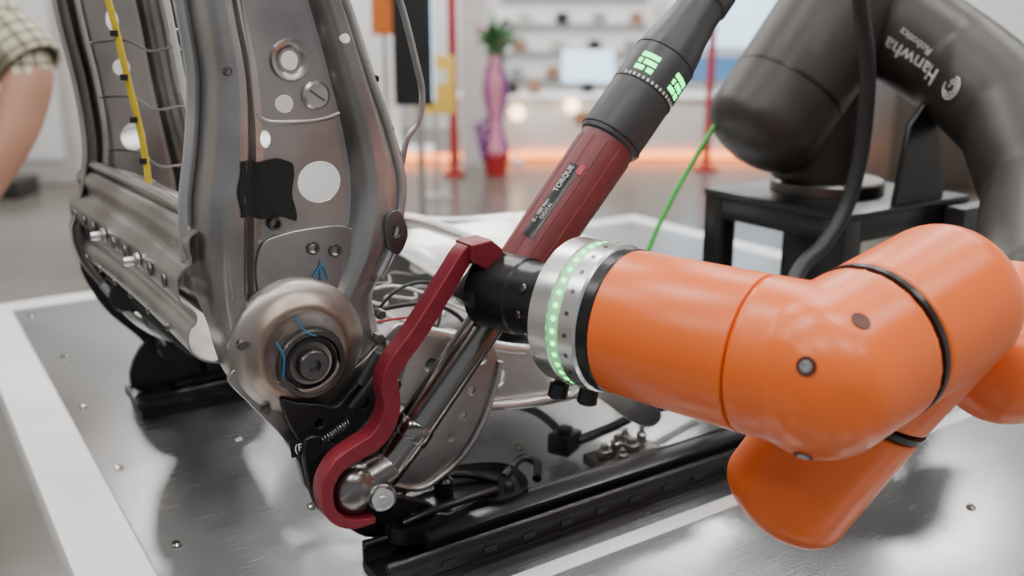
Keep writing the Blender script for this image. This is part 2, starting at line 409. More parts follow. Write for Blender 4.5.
# ------------------------------------------------------------ workbench
g=group('workbench')
X0,X1,Y0,Y1=-0.205,1.37,-1.25,1.13
box('top_rim',((X0+X1)/2,(Y0+Y1)/2,TOP-0.022),(X1-X0,Y1-Y0,0.04),M['white'],g,0.003)
box('metal_plate',((X0+X1)/2,(Y0+Y1)/2-0.005,TOP-0.004),(X1-X0-0.13,Y1-Y0-0.12,0.008),M['bench'],g,0.0012)
box('plate_joint_strip',(0.62,-0.150,TOP-0.002),(1.42,0.020,0.0060),M['white'],g,0.0006)
box('cabinet_body',((X0+X1)/2+0.03,(Y0+Y1)/2,0.40),(X1-X0-0.14,Y1-Y0-0.1,0.70),M['white'],g,0.004)
for k,(x,y) in enumerate([(-.10,-1.1),(1.26,-1.1),(-.10,1.0),(1.26,1.0)]):
    cyl('foot_%d'%k,(x,y,0),(x,y,0.06),0.04,M['black'],g)
k=0
for x in (-0.115,0.03,0.30,0.62,0.95,1.27):
    for y in (-0.95,-0.62,-0.30,0.09,0.30,0.52,0.75,1.02):
        k+=1
        lathe('screw_%d'%k,[(0,0),(0.0055,0),(0.0055,0.001),(0.004,0.0028),(0.0018,0.003),(0.0016,0.0018),(0,0.0018)],(x+random.uniform(-.01,.01),y,TOP),(0,0,1),M['chrome'],g,16)

# ------------------------------------------------------------ car seat frame
S=group('car_seat_frame')
PROF=[(0,.050),(.008,.030),(.02,.010),(.045,-.006),(.08,-.012),(.13,-.013),(.17,-.012),(.19,-.004),(.205,.006),(.225,.008),(.245,.003),(.28,.005),(.5,.005),(.68,.005),(.71,.004),(.735,-.004),(.76,-.010),(.80,-.013),(.87,-.013),(.92,-.010),(.955,-.002),(.98,.012),(1,.026)]
def dense(prof,step=.008):
    out=[]
    for (a,p),(b,q) in zip(prof,prof[1:]):
        n=max(1,int(round((b-a)/step)))
        for i in range(n): out.append((a+(b-a)*i/n,p+(q-p)*i/n))
    out.append(prof[-1]); return out
def member(name,rows,ybase,sgn,parent,cut=(),prof=PROF):
    """pressed channel: grid surface, holes opened by removing cells and snapping the rim to the ellipse"""
    pr=dense(prof)
    zt,zb=rows[0][0],rows[-1][0]
    key=cat([(r[1],r[2],r[0]) for r in rows],8); ks=cat([(r[3],0,0) for r in rows],8)
    def at(z):
        for i in range(len(key)-1):
            if key[i].z>=z>=key[i+1].z:
                t=(key[i].z-z)/max(1e-9,key[i].z-key[i+1].z)
                return key[i].lerp(key[i+1],t), ks[i].x+(ks[i+1].x-ks[i].x)*t
        return key[-1],ks[-1].x
    nz=int((zt-zb)/.0016)
    bm=bmesh.new(); grid=[]
    for j in range(nz+1):
        z=zt-(zt-zb)*j/nz; v,s=at(max(z,zb+1e-6))
        grid.append([bm.verts.new((v.x+(v.y-v.x)*u, ybase+sgn*d*s, z)) for u,d in pr])
    for A,B in zip(grid,grid[1:]):
        for i in range(len(A)-1): bm.faces.new((A[i],A[i+1],B[i+1],B[i]))
    for cx,cz,rx,rz in cut:
        dele=[f for f in bm.faces if ((f.calc_center_median().x-cx)/rx)**2+((f.calc_center_median().z-cz)/rz)**2<1]
        vs=set(v for f in dele for v in f.verts)
        bmesh.ops.delete(bm,geom=dele,context='FACES')
        for v in vs:
            if v.is_valid and v.link_faces:
                dx,dz=(v.co.x-cx)/rx,(v.co.z-cz)/rz; l=math.hypot(dx,dz)
                if l>1e-6: v.co.x=cx+dx/l*rx; v.co.z=cz+dz/l*rz
    bmesh.ops.recalc_face_normals(bm,faces=bm.faces)
    me=bpy.data.meshes.new(name); bm.to_mesh(me); bm.free(); me.materials.append(M['steel'])
    o=bpy.data.objects.new(name,me); link(o,parent)
    s=o.modifiers.new('sol','SOLIDIFY'); s.thickness=0.0018; s.offset=0
    return bake(o)
rowsN=[(1.60,-.105,-.04,.8),(1.52,-.092,-.01,.9),(1.43,-.080,.026,1),(1.345,-.073,.052,1),(1.30,-.070,.068,1),(1.253,-.067,.083,1),(1.197,-.074,.102,1),(1.15,-.083,.111,1),(1.10,-.086,.101,.9),(1.07,-.084,.086,.7),(1.045,-.079,.074,.5),(1.00,-.070,.080,.4),(.965,-.048,.075,.35),(.93,-.024,.05,.3)]
near=member('side_member_near',rowsN,0.0,1,S,[(.025,1.161,.0205,.0185),(-.003,1.231,.0085,.0075),(.004,1.267,.008,.008),(.013,1.103,.0055,.0055),(.034,1.098,.0055,.0055),(-.022,1.202,.005,.0075),(.03,1.40,.01,.01),(-.01,1.34,.007,.004),(.048,1.285,.005,.004)])
rowsF=[(1.60,-.150,-.07,.8),(1.52,-.135,-.04,.9),(1.43,-.12,-.005,1),(1.365,-.114,.015,1),(1.30,-.109,.025,1),(1.22,-.099,.032,1),(1.15,-.098,.045,1),(1.09,-.112,.06,.9),(1.061,-.122,.055,.7),(1.023,-.116,.05,.6),(.981,-.092,.05,.5),(.944,-.066,.045,.4),(.912,-.038,.04,.35)]
member('side_member_far',rowsF,0.45,-1,S,[(-.035,1.162,.014,.016),(-.04,1.245,.010,.010),(-.045,1.30,.007,.012),(-.02,1.10,.008,.008)])
tube('top_tube',[(-.07,.0,1.52),(-.085,.03,1.57),(-.09,.12,1.585),(-.10,.33,1.585),(-.11,.42,1.57),(-.105,.45,1.52)],0.013,M['steel'],S)
for k,y in enumerate((.15,.30)):
    cyl('headrest_sleeve_%d'%k,(-.10,y,1.54),(-.105,y,1.63),0.011,M['steel_lt'],S)
tube('front_edge_bead',[(r[2]-.012,-.011*r[3],r[0]) for r in rowsN[1:10]],0.0045,M['steel_lt'],S)
tube('rear_edge_bead',[(r[1]+.020,-.010*r[3],r[0]) for r in rowsN[1:10]],0.0035,M['steel'],S)
tube('rear_inner_flange',[(r[1]-.004,.03,r[0]) for r in rowsN[1:9]],0.006,M['steel_lt'],S)
tube('far_front_bead',[(r[2]-.01,.435,r[0]) for r in rowsF[1:9]],0.006,M['steel_lt'],S)
tube('far_rear_bead',[(r[1]+.008,.42,r[0]) for r in rowsF[1:11]],0.007,M['steel_dk'],S)
tube('far_rear_bead_inner',[(r[1]+.026,.43,r[0]) for r in rowsF[1:9]],0.005,M['steel_lt'],S)
def ringp(name,x,z,y,r,w,m):
    lathe(name,[(r-w,0.004),(r-w,0),(r-w*.6,-.0035),(r-w*.2,-.0042),(r,0)],(x,y,z),(0,1,0),m,S,36,60,cap=False)
ringp('emboss_upper',.004,1.267,.005,.0185,.009,M['steel'])
lathe('plug',[(0,-.004),(.010,-.004),(.0125,-.002),(.0125,.002),(0,.002)],(.025,.003,1.237),(0,1,0),M['steel_lt'],S,32)
box('plug_slot',(.025,-.0013,1.237),(.016,.001,.0015),M['steel_dk'],S,rot=(0,rad(35),0))
for k,(x,z,r) in enumerate([(.088,1.205,.004),(-.02,1.129,.0065),(.05,1.07,.005),(.013,1.103,.007),(.034,1.098,.007),(-.055,1.26,.004),(.075,1.25,.004)]):
    lathe('weld_nub_%d'%k,[(r*.5,.003),(r*.6,-.002),(r*.85,-.002),(r,.003)],(x,-.001 if -.03<x<.06 else -.0125,z),(0,1,0),M['steel_dk'],S,18,60,cap=False)
tube('crease_upper',[(-.030,.0045,1.225),(-.020,.0040,1.217),(.0,.0038,1.215),(.03,.0038,1.216),(.052,.0042,1.222)],.0022,M['steel'],S)
tube('crease_slant',[(.040,.0045,1.345),(.045,.0042,1.30),(.052,.004,1.26),(.060,.004,1.215)],.0018,M['steel'],S)
tube('crease_rear',[(-.036,.0045,1.40),(-.034,.0042,1.32),(-.031,.004,1.26),(-.030,.004,1.22)],.0018,M['steel'],S)
plate('recliner_mount_sheet',[(-.040,1.085),(-.032,1.112),(-.012,1.119),(.02,1.121),(.045,1.119),(.062,1.105),(.064,1.082),(.058,1.05),(.02,1.05),(-.03,1.05)],-.0005,.003,M['steel'],S,[(.013,1.103,.0055),(.034,1.098,.0055)],bev=.0008)
for k,pts in enumerate([[(.010,-.002,1.074),(.020,-.002,1.086),(.026,-.002,1.072)],[(.018,-.002,1.066),(.019,-.002,1.091)],[(-.016,-.026,1.050),(-.010,-.028,1.037),(.0,-.029,1.030)],[(.014,-.020,1.057),(.012,-.022,1.040)],[(-.035,-.026,1.030),(-.030,-.028,1.015),(-.032,-.028,.998)]]):
    tube('paint_mark_%d'%k,pts,0.0008,M['cyan'],S,res=2)
bm=bmesh.new(); gx=14; gz=12; G=[]
for j in range(gz+1):
    row=[]
    for i in range(gx+1):
        u=i/gx; v=j/gz
        x=-.053+.054*u-.004*v*(1-u)+.002*math.sin(v*9); z=1.188-.050*v-.006*u*v-.004*u+.002*math.sin(u*11)
        row.append(bm.verts.new((x,-.03,z)))
    G.append(row)
for A,B in zip(G,G[1:]):
    for i in range(gx): bm.faces.new((A[i],A[i+1],B[i+1],B[i]))
me=bpy.data.meshes.new('t'); bm.to_mesh(me); bm.free(); me.materials.append(M['tape'])
o=bpy.data.objects.new('black_tape_patch',me); link(o,S)
sw=o.modifiers.new('s','SHRINKWRAP'); sw.target=near; sw.wrap_method='PROJECT'; sw.use_project_y=True; sw.use_negative_direction=True; sw.use_positive_direction=True; sw.offset=0.0012
sm_=o.modifiers.new('sm','SMOOTH'); sm_.iterations=5
so=o.modifiers.new('so','SOLIDIFY'); so.thickness=.0012
bake(o)
plate('belt_clip_bracket',[(.078,1.125),(.090,1.132),(.098,1.12),(.100,1.105),(.090,1.09),(.079,1.10)],-.018,-.012,M['steel_dk'],S,[(.088,1.112,.005)])
tube('wire_loop',[(.080,-.005,1.40),(.092,-.01,1.345),(.105,-.010,1.310),(.117,-.010,1.265),(.123,-.010,1.235),(.118,-.010,1.21),(.106,-.010,1.195),(.100,-.008,1.17),(.096,-.004,1.16)],0.003,M['steel'],S)
R0=(-.009,-.006,1.016)
lathe('recliner_disc',[(.063,.006),(.063,-.003),(.060,-.007),(.054,-.010),(.048,-.012),(.045,-.017),(.041,-.019),(.037,-.019),(.034,-.016),(0,-.016)],R0,(0,1,0),M['heat'],S,64,50)
R1=(-.003,-.018,1.003)
lathe('recliner_ring',[(.033,.004),(.033,-.005),(.031,-.008),(.027,-.008),(.025,-.004),(.025,.004)],R1,(0,1,0),M['steel_dk'],S,48,cap=False)
lathe('recliner_ring_inner',[(.024,.004),(.024,-.006),(.021,-.007),(.019,-.002),(0,-.002)],R1,(0,1,0),M['black'],S,48)
lathe('recliner_hub',[(.015,.004),(.015,-.010),(.013,-.013),(.006,-.013),(.005,-.008),(0,-.008)],R1,(0,1,0),M['steel_dk'],S,24)
box('recliner_tab',(-.027,-.023,.987),(.018,.004,.008),M['steel_dk'],S,.001,rot=(0,rad(40),0))
plate('linkage_plate',[(-.034,.975),(-.020,.970),(.0,.964),(.018,.958),(.035,.972),(.055,.982),(.064,.972),(.058,.950),(.040,.930),(.012,.920),(-.012,.925),(-.026,.945)],-.026,-.018,M['black'],S,[(.045,.955,.005),(.0,.945,.004)],bev=.0015)
plate('pivot_plate',[(-.075,1.0),(-.060,.975),(-.046,.955),(-.032,.935),(-.018,.905),(-.012,.878),(.005,.868),(.03,.870),(.055,.90),(.075,.93),(.095,.97),(.105,1.005),(.09,1.02),(.05,.99),(.0,.97),(-.05,1.01)],-.012,-.006,M['steel'],S,[(.07,.985,.006)],bev=.001)
plate('lower_link',[(-.02,.93),(0,.935),(.025,.91),(.05,.895),(.05,.87),(.02,.858),(-.01,.865)],-.034,-.026,M['black'],S,bev=.002)
cyl('cable_stub',(.04,-.03,.975),(.060,-.03,1.003),.0055,M['blackrub'],S)
tube('harness_loop',[(.03,-.03,.955),(.055,-.035,.985),(.075,-.02,1.005),(.085,.02,.99),(.09,.05,.96)],.004,M['blackrub'],S)
tube('return_spring',[(-.002+.026*i/110,-.032+.0042*math.cos(i*.6),.930+.012*i/110+.0042*math.sin(i*.6)) for i in range(111)],.0008,M['steel_dk'],S,sm=False,res=2)
box('label',(-.018,-.0285,.928),(.024,.001,.016),M['black'],S,.0003,rot=(0,rad(-3),0))
text('label_text','(P4)',.0105,frame((-.018,-.0293,.928),(1,0,.06),(0,-1,0)),M['whitetext'],S)
for k,(x,z,r) in enumerate([(.082,.962,.007),(.067,1.012,.006),(-.045,.965,.004),(.07,1.035,.005),(-.062,1.03,.005)]):
    lathe('bolt_%d'%k,[(0,-.008),(r*.8,-.008),(r,-.006),(r,0),(0,0)],(x,-.012,z),(0,1,0),M['steel_dk'],S,6 if k<2 else 18)
sec=[(-.030,1.118),(-.070,1.130),(-.088,1.126),(-.094,1.116),(-.092,1.102),(-.099,1.096),(-.105,1.088),(-.105,1.070),(-.099,1.062),(-.093,1.056),(-.093,1.048),(-.099,1.042),(-.101,1.030),(-.096,1.018),(-.080,1.008),(-.040,1.0)]
ss=cat([(a,0,b) for a,b in sec],4)
bm=bmesh.new(); G=[]
for i in range(41):
    t=i/40; y=.012+.425*t; dx=-.012*t; sc=1-.02*t
    G.append([bm.verts.new((v.x+dx+ (.004*math.sin(t*math.pi)),y,1.06+(v.z-1.06)*sc+ .004*t)) for v in ss])
for A,B in zip(G,G[1:]):
    for i in range(len(A)-1): bm.faces.new((A[i],A[i+1],B[i+1],B[i]))
bmesh.ops.recalc_face_normals(bm,faces=bm.faces)
me=bpy.data.meshes.new('x'); bm.to_mesh(me); bm.free(); me.materials.append(M['steel'])
o=bpy.data.objects.new('rear_cross_member',me); link(o,S); q=o.modifiers.new('s','SOLIDIFY'); q.thickness=.0018; bake(o)
for k in range(9):
    y=.05+k*.045; dx=-.012*(y/.43)
    z=1.079
    if k in(2,5):
        lathe('beam_stud_%d'%k,[(0,-.014),(.004,-.014),(.005,-.011),(.005,-.005),(.008,-.003),(.008,0),(0,0)],(-.103+dx,y,z),(1,0,0),M['steel_lt'],S,16)
    else:
        lathe('beam_hole_%d'%k,[(0,-.001),(.004,-.001),(.006,-.0015),(.007,0)],(-.1045+dx,y,z),(1,0,0),M['steel_dk'],S,20)
for k in range(6):
    y=.07+k*.065
    lathe('beam_rivet_%d'%k,[(0,-.003),(.003,-.002),(.004,0)],(-.100-.012*(y/.43),y,1.03),(1,0,0),M['steel_dk'],S,12)
tube('beam_top_rod',[(-.075,.02,1.135),(-.08,.15,1.139),(-.088,.30,1.139),(-.094,.43,1.137)],.005,M['steel_lt'],S)
for k,x in enumerate((-.04,-.005)):
    tube('suspension_wire_%d'%k,[(x-.02,.25,1.56),(x-.005,.24,1.42),(x+.006,.24,1.33),(x+.018,.24,1.22),(x+.026,.24,1.14),(x+.0,.24,1.10)],.0032,M['clear'],S)
pts=[]
for i in range(15):
    z=1.50-i*.026; sx=-.03+ (1.5-z)*.10; s=1 if i%2 else -1
    pts+= [(sx,.25,z),(sx+s*.018,.255,z-.004),(sx+s*.018,.255,z-.018)]
tube('zigzag_spring',pts,.0017,M['steel_lt'],S,n=3,res=3)
for i in range(6):
    z=1.46-i*.062
    tube('cross_wire_%d'%i,[(-.085+.01*i*.3,.43,z),(-.05,.36,z+.004),(-.04,.30,z-.006),(-.02,.25,z),(-.01,.16,z-.006),(-.03,.06,z),(-.05,.02,z)],.0014,M['steel_lt'],S,res=3)
tube('yellow_sleeve_cable',[(-.10,.25,1.46),(-.093,.25,1.36),(-.086,.25,1.315),(-.081,.25,1.281),(-.076,.25,1.241),(-.069,.25,1.19),(-.066,.25,1.138),(-.07,.25,1.12)],.0034,M['yellow'],S)
for i in range(5):
    z=1.33-i*.043; x=-.089+i*.005
    lathe('sleeve_tie_%d'%i,[(.0044,-.003),(.0044,.003)],(x,.25,z),(0,0,1),M['blackrub'],S,14,cap=True)
tube('white_cable',[(-.03,.30,1.50),(-.02,.28,1.36),(.004,.26,1.25),(.0,.27,1.18),(-.02,.28,1.12)],.0035,M['clear'],S)
lathe('far_recliner_disc',[(.05,.006),(.05,-.004),(.044,-.012),(.03,-.014),(.012,-.014),(.012,-.03),(0,-.03)],(-.045,.44,.995),(0,1,0),M['steel_dk'],S,40)
cyl('recliner_shaft',(-.01,.0,1.0),(-.045,.44,.998),.008,M['steel_dk'],S)
plate('far_pivot_plate',[(-.11,1.01),(-.07,1.02),(-.0,1.0),(.04,.94),(.05,.86),(-.02,.85),(-.05,.90),(-.09,.95)],.455,.463,M['black'],S,[(-.03,.93,.009)],bev=.001)
for k,(a,b,r) in enumerate([((-.08,.36,.985),(-.05,.44,.975),.02),((-.05,.34,.955),(-.02,.45,.95),.016),((-.02,.40,.90),(-.01,.46,.90),.022)]):
    cyl('actuator_%d'%k,a,b,r,M['steel_dk'] if k==1 else M['black'],S,.003)
tube('lower_harness',[(-.09,.40,1.0),(-.06,.34,.965),(-.03,.30,.93),(.0,.34,.90),(.02,.42,.87),(.03,.46,.84)],.006,M['blackrub'],S)
tube('lower_harness_b',[(-.08,.30,1.005),(-.05,.25,.975),(-.02,.22,.95),(.03,.24,.93),(.08,.25,.94)],.005,M['blackrub'],S)
tube('lower_link_bar',[(-.10,.38,1.0),(-.07,.36,.955),(-.03,.36,.925),(.02,.38,.915)],.006,M['steel_lt'],S)
box('adjuster_motor',(-.015,.40,.935),(.05,.06,.05),M['black'],S,.006)
plate('cushion_side_near',[(.085,.985),(.12,1.0),(.17,.985),(.24,.960),(.33,.945),(.43,.955),(.52,.965),(.54,.93),(.50,.90),(.40,.890),(.30,.892),(.22,.90),(.16,.915),(.10,.93)],.015,.019,M['steel_lt'],S,[(.14,.96,.008),(.22,.93,.010),(.30,.918,.012,.008),(.40,.922,.018,.010),(.48,.935,.01)],bev=.0012)
tube('cushion_side_near_flange',[(.085,.02,.985),(.12,.014,1.0),(.17,.012,.985),(.24,.012,.960),(.33,.012,.945),(.43,.012,.955),(.52,.014,.965)],.006,M['steel_lt'],S)
tube('cushion_side_near_lower_flange',[(.12,.012,.922),(.22,.010,.90),(.30,.010,.892),(.40,.010,.890),(.50,.012,.90)],.006,M['steel_lt'],S)
plate('cushion_side_far',[(.05,1.0),(.12,1.03),(.25,1.025),(.38,1.012),(.56,.985),(.58,.94),(.50,.90),(.30,.89),(.10,.92)],.425,.429,M['steel_lt'],S,[(.2,.96,.014),(.35,.95,.02,.012)],bev=.0012)
tube('cushion_side_far_flange',[(.05,.42,1.0),(.12,.42,1.03),(.25,.42,1.025),(.38,.42,1.012),(.56,.42,.985)],.008,M['steel_lt'],S)
bm=bmesh.new(); G=[]
for i in range(29):
    u=i/28; row=[]
    for j in range(29):
        v=j/28; x=.25+.31*u; y=.02+.41*v
        e=min(min(v,1-v)*8,1); e=e*e*(3-2*e); f=min(min(u,1-u)*7,1); f=f*f*(3-2*f)
        z=.955-.012*u+ .045*v + (1-e*f)*.018 + .008*math.cos(v*math.pi*4)*e*f*(1 if .2<u<.8 else 0.3)
        row.append(bm.verts.new((x,y,z)))
    G.append(row)
for A,B in zip(G,G[1:]):
    for i in range(len(A)-1): bm.faces.new((A[i],A[i+1],B[i+1],B[i]))
me=bpy.data.meshes.new('p'); bm.to_mesh(me); bm.free(); me.materials.append(M['steel_lt'])
o=bpy.data.objects.new('cushion_pan',me); link(o,S); q=o.modifiers.new('s','SOLIDIFY'); q.thickness=.002; bake(o)
cyl('cushion_rear_tube',(.09,.0,.955),(.09,.44,.962),.012,M['steel_lt'],S)
cyl('cushion_front_tube',(.50,.0,.925),(.50,.44,.93),.013,M['steel_lt'],S)
for k,y in enumerate((.08,.15,.22,.29,.36)):
    pts=[]
    for i in range(9): pts.append((.10+i*.02,y+(.018 if i%2 else -.018),.965+.004*math.sin(i)+.04*y))
    tube('seat_spring_%d'%k,pts,.0022,M['steel'],S,n=4,res=3)
tube('harness_front',[(.10,.10,1.0),(.16,.06,1.012),(.20,.05,.985),(.17,.02,.96),(.14,.04,.93),(.20,.06,.90)],.0025,M['blackrub'],S)
tube('harness_front_b',[(.08,.06,.99),(.12,.05,1.035),(.17,.06,1.03),(.16,.04,.99),(.11,.03,.975)],.0018,M['blackrub'],S)
box('wire_connector',(.105,.03,.985),(.022,.014,.016),M['black'],S,.002)
tube('red_wire',[(.10,.08,.995),(.15,.05,1.0),(.19,.06,.96),(.24,.05,.93)],.0015,M['redpaint'],S)
tube('white_wire',[(.09,.12,1.01),(.14,.10,1.025),(.20,.08,1.0),(.26,.06,.965)],.0018,M['clear'],S)
tube('rear_pan_lip',[(.12,.30,1.035),(.20,.34,1.045),(.30,.36,1.035),(.36,.30,1.01)],.009,M['steel_lt'],S)
plate('height_link',[(.060,.868),(.075,.852),(.100,.848),(.125,.856),(.150,.872),(.172,.90),(.19,.94),(.197,.965),(.188,.985),(.172,.99),(.160,.975),(.150,.945),(.130,.922),(.105,.905),(.08,.892)],-.022,-.017,M['steel'],S,[(.178,.972,.006),(.165,.94,.004),(.155,.915,.004),(.14,.895,.004)],bev=.0015)
tube('height_link_flange',[(.062,-.024,.868),(.10,-.024,.850),(.127,-.024,.857),(.152,-.024,.873),(.174,-.024,.90),(.192,-.024,.94),(.198,-.024,.965)],.003,M['steel'],S)
plate('front_link',[(.30,.90),(.33,.895),(.40,.84),(.43,.835),(.43,.855),(.36,.91)],-.01,-.005,M['steel_lt'],S)
def rail(tag,yc,xa,xb):
    box('rail_base_'+tag,((xa+xb)/2,yc,TOP+.004),(xb-xa,.062,.008),M['black'],S,.0015)
    for s in (-1,1):
        box('rail_wall_%s_%d'%(tag,s),((xa+xb)/2,yc+s*.027,TOP+.016),(xb-xa,.005,.022),M['black'],S,.0012)
        tube('rail_lip_%s_%d'%(tag,s),[(xa,yc+s*.025,TOP+.027),(xb,yc+s*.025,TOP+.027)],.0042,M['black'],S,sm=False)
    box('rail_slider_'+tag,((xa+xb)/2+.02,yc,TOP+.026),(xb-xa-.06,.026,.020),M['black'],S,.003)
    for i in range(int((xb-xa-.1)/.045)):
        box('rail_tooth_%s_%d'%(tag,i),(xa+.06+i*.045,yc-.0305,TOP+.016),(.014,.0015,.006),M['blackrub'],S,.0004)
rail('near',-.080,.025,.80)
rail('far',.455,-.065,.72)
box('far_rail_end',(-.045,.455,TOP+.022),(.05,.075,.012),M['black'],S,.003)
plate('rail_mount_near',[(.005,.872),(.02,.876),(.045,.870),(.08,.855),(.105,.84),(.105,.825),(.04,.825),(.01,.85)],-.046,-.038,M['black'],S,bev=.002)
plate('rail_mount_far',[(-.04,.90),(.06,.90),(.10,.84),(.1,.83),(-.06,.83)],.452,.46,M['black'],S,bev=.001)
bm=bmesh.new()
ox,oy=-.022,-.026
pts=[(.070,-.030),(.078,.018),(.100,.048),(.13,.055),(.165,.046),(.20,.042),(.235,.022),(.240,-.010),(.225,-.040),(.19,-.048),(.17,-.036),(.13,-.048),(.09,-.052)]
cu=cat([(a+ox,b+oy,0) for a,b in pts],4,True)
vs=[bm.verts.new((v.x,v.y,TOP+.024)) for v in cu]; f=bm.faces.new(vs)
r=bmesh.ops.extrude_face_region(bm,geom=[f])
for v in r['geom']:
    if isinstance(v,bmesh.types.BMVert): v.co.z+=.016
top=[x for x in r['geom'] if isinstance(x,bmesh.types.BMFace)]
ri=bmesh.ops.inset_region(bm,faces=top,thickness=.005)
for v in top[0].verts: v.co.z-=.008
bmesh.ops.recalc_face_normals(bm,faces=bm.faces)
me=bpy.data.meshes.new('b'); bm.to_mesh(me); bm.free(); obj('foot_bracket',me,M['black'],S)
box('foot_bracket_post',(.15+ox,.02+oy,TOP+.014),(.12,.03,.026),M['black'],S,.003)
cyl('foot_bracket_boss',(.155+ox,.01+oy,TOP+.030),(.155+ox,.01+oy,TOP+.050),.010,M['black'],S,.003)
cyl('foot_bracket_boss_cap',(.155+ox,.01+oy,TOP+.050),(.155+ox,.01+oy,TOP+.055),.006,M['steel_dk'],S)
tube('foot_bracket_rib',[(x+ox,y+oy,z) for x,y,z in [(.095,.0,TOP+.034),(.12,.025,TOP+.040),(.18,.025,TOP+.040),(.215,.0,TOP+.034)]],.004,M['black'],S)
tube('foot_bracket_rib_b',[(x+ox,y+oy,z) for x,y,z in [(.09,-.025,TOP+.034),(.13,-.028,TOP+.040),(.20,-.020,TOP+.036)]],.004,M['black'],S)
for k,(x,y) in enumerate([(.10,.03),(.215,-.02),(.105,-.02)]):
    lathe('foot_bracket_bolt_%d'%k,[(0,.008),(.004,.008),(.005,.006),(.005,0)],(x+ox,y+oy,TOP+.032),(0,0,1),M['steel_dk'],S,14)
tube('foot_bracket_hook',[(x+ox,y+oy,z) for x,y,z in [(.23,.01,TOP+.03),(.258,.02,TOP+.040),(.272,.01,TOP+.034),(.258,-.01,TOP+.028)]],.005,M['black'],S)
box('connector',(.325,.035,TOP+.022),(.035,.028,.024),M['black'],S,.003,rot=(0,0,rad(25)))
box('connector_latch',(.325,.035,TOP+.037),(.016,.014,.007),M['blackrub'],S,.002,rot=(0,0,rad(25)))
tube('connector_cable',[(.335,.045,TOP+.02),(.33,.10,TOP+.035),(.31,.16,TOP+.03),(.26,.2,TOP+.02),(.2,.25,TOP+.03)],.005,M['blackrub'],S)
tube('connector_cable_b',[(.34,.03,TOP+.02),(.39,.03,TOP+.025),(.45,.035,TOP+.03),(.55,.05,TOP+.02)],.006,M['blackrub'],S)
for k,(x,y,r,h) in enumerate([(.345,-.015,.009,.02),(.365,-.012,.007,.026),(.385,-.016,.010,.018),(.405,-.010,.006,.026),(.36,-.03,.006,.016),(.39,.002,.007,.022)]):
    lathe('rail_stud_%d'%k,[(0,h),(r*.5,h),(r*.6,h*.7),(r,h*.65),(r,h*.3),(r*.7,h*.25),(r*.7,0)],(x,y,TOP+.012),(0,0,1),M['steel_lt'] if k%2 else M['steel'],S,16)
box('rail_lock_plate',(.375,-.014,TOP+.010),(.09,.04,.012),M['steel_dk'],S,.002)

# ------------------------------------------------------------ torque wrench
Wg=group('torque_wrench')
WO=Vector((.048,-.06,.900)); WA=Vector((.667,0,.745)).normalized()
def wl(name,prof,m,seg=48,ang=35): return lathe(name,prof,WO,WA,m,Wg,seg,ang)
wl('shaft',[(0,-.012),(.013,-.012),(.0165,-.004),(.0172,.02),(.0178,.03),(.0182,.06),(.0186,.23)],M['chrome'])
wl('shaft_collar',[(.0180,.035),(.0192,.037),(.0192,.050),(.0180,.052)],M['chrome'])
wl('grip',[(.0185,.205),(.023,.207),(.026,.214),(.0268,.225),(.0275,.26),(.0280,.30),(.0288,.36),(.0288,.378)],M['grip'],64)
n1=Vector((0,-1,0)); n2=WA.cross(n1)
if n2.x>0: n2=-n2
for k in range(12):
    a=k*math.pi/6+.15
    d=n1*math.cos(a)+n2*math.sin(a)
    tube('grip_rib_%d'%k,[WO+WA*.222+d*.0266,WO+WA*.30+d*.0279,WO+WA*.372+d*.0287],.0008,M['grip'],Wg,res=2)
wl('housing',[(.0288,.378),(.031,.380),(.0322,.386),(.0324,.44),(.0327,.447),(.0327,.480),(.0320,.486),(.030,.502),(.0265,.520),(.0245,.540),(.024,.556),(.0262,.558),(.0262,.578),(.022,.582),(.020,.60),(.014,.625),(.010,.64)],M['greytool'],64)
for k,t in enumerate((.384,.440,.483)):
    wl('housing_groove_%d'%k,[(.0325,t),(.0331,t+.0006),(.0331,t+.0016),(.0325,t+.0022)],M['blackrub'],64)
def onw(t,a,r):
    d=n1*math.cos(a)+n2*math.sin(a); return WO+WA*t+d*r,d
def setm(o,p,a,d):
    t=(-n1*math.sin(a)+n2*math.cos(a)).normalized()
    mm=Matrix((-t,WA,d)).transposed().to_4x4()
    if mm.determinant()<0: mm=Matrix((t,WA,d)).transposed().to_4x4()
    mm.translation=p; o.matrix_world=mm
for gidx,a0 in enumerate((rad(58),rad(-14))):
    for k in range(3):
        for q in range(6):
            if k==0 and q in(2,) or (k==1 and q==4): continue
            a=a0+(q-2.5)*rad(5.6)
            p,d=onw(.452+k*.0075,a,.0328)
            o=box('led_%d_%d_%d'%(gidx,k,q),(0,0,0),(.0034,.0048,.0012),M['led'],Wg,.0003)
            setm(o,p,a,d)
for q in range(16):
    a=rad(85-q*9); p,d=onw(.4435,a,.0328)
    o=box('tick_%d'%q,(0,0,0),(.0022,.003,.0006),M['whitetext'],Wg); setm(o,p,a,d)
bm=bmesh.new(); G=[]
for i in range(9):
    a=rad(52+i*3.2)
    G.append([bm.verts.new(onw(.252+j*.0105,a,.0285+ j*.00006)[0]) for j in range(9)])
for A,B in zip(G,G[1:]):
    for i in range(len(A)-1): bm.faces.new((A[i],A[i+1],B[i+1],B[i]))
me=bpy.data.meshes.new('l'); bm.to_mesh(me); bm.free(); obj('label_plate',me,M['black'],Wg)
a=rad(65)
for k,(s,da,t,sz) in enumerate((('TORQUE',3,.318,.0075),('0 - 100 Nm',5,.280,.0055),('DIGITAL',-5,.282,.005))):
    p,d=onw(t,a+rad(da),.0297)
    text('label_text_%d'%k,s,sz,frame(p,WA,d),M['whitetext'],Wg,.0001)
p,d=onw(.333,rad(50),.0292)
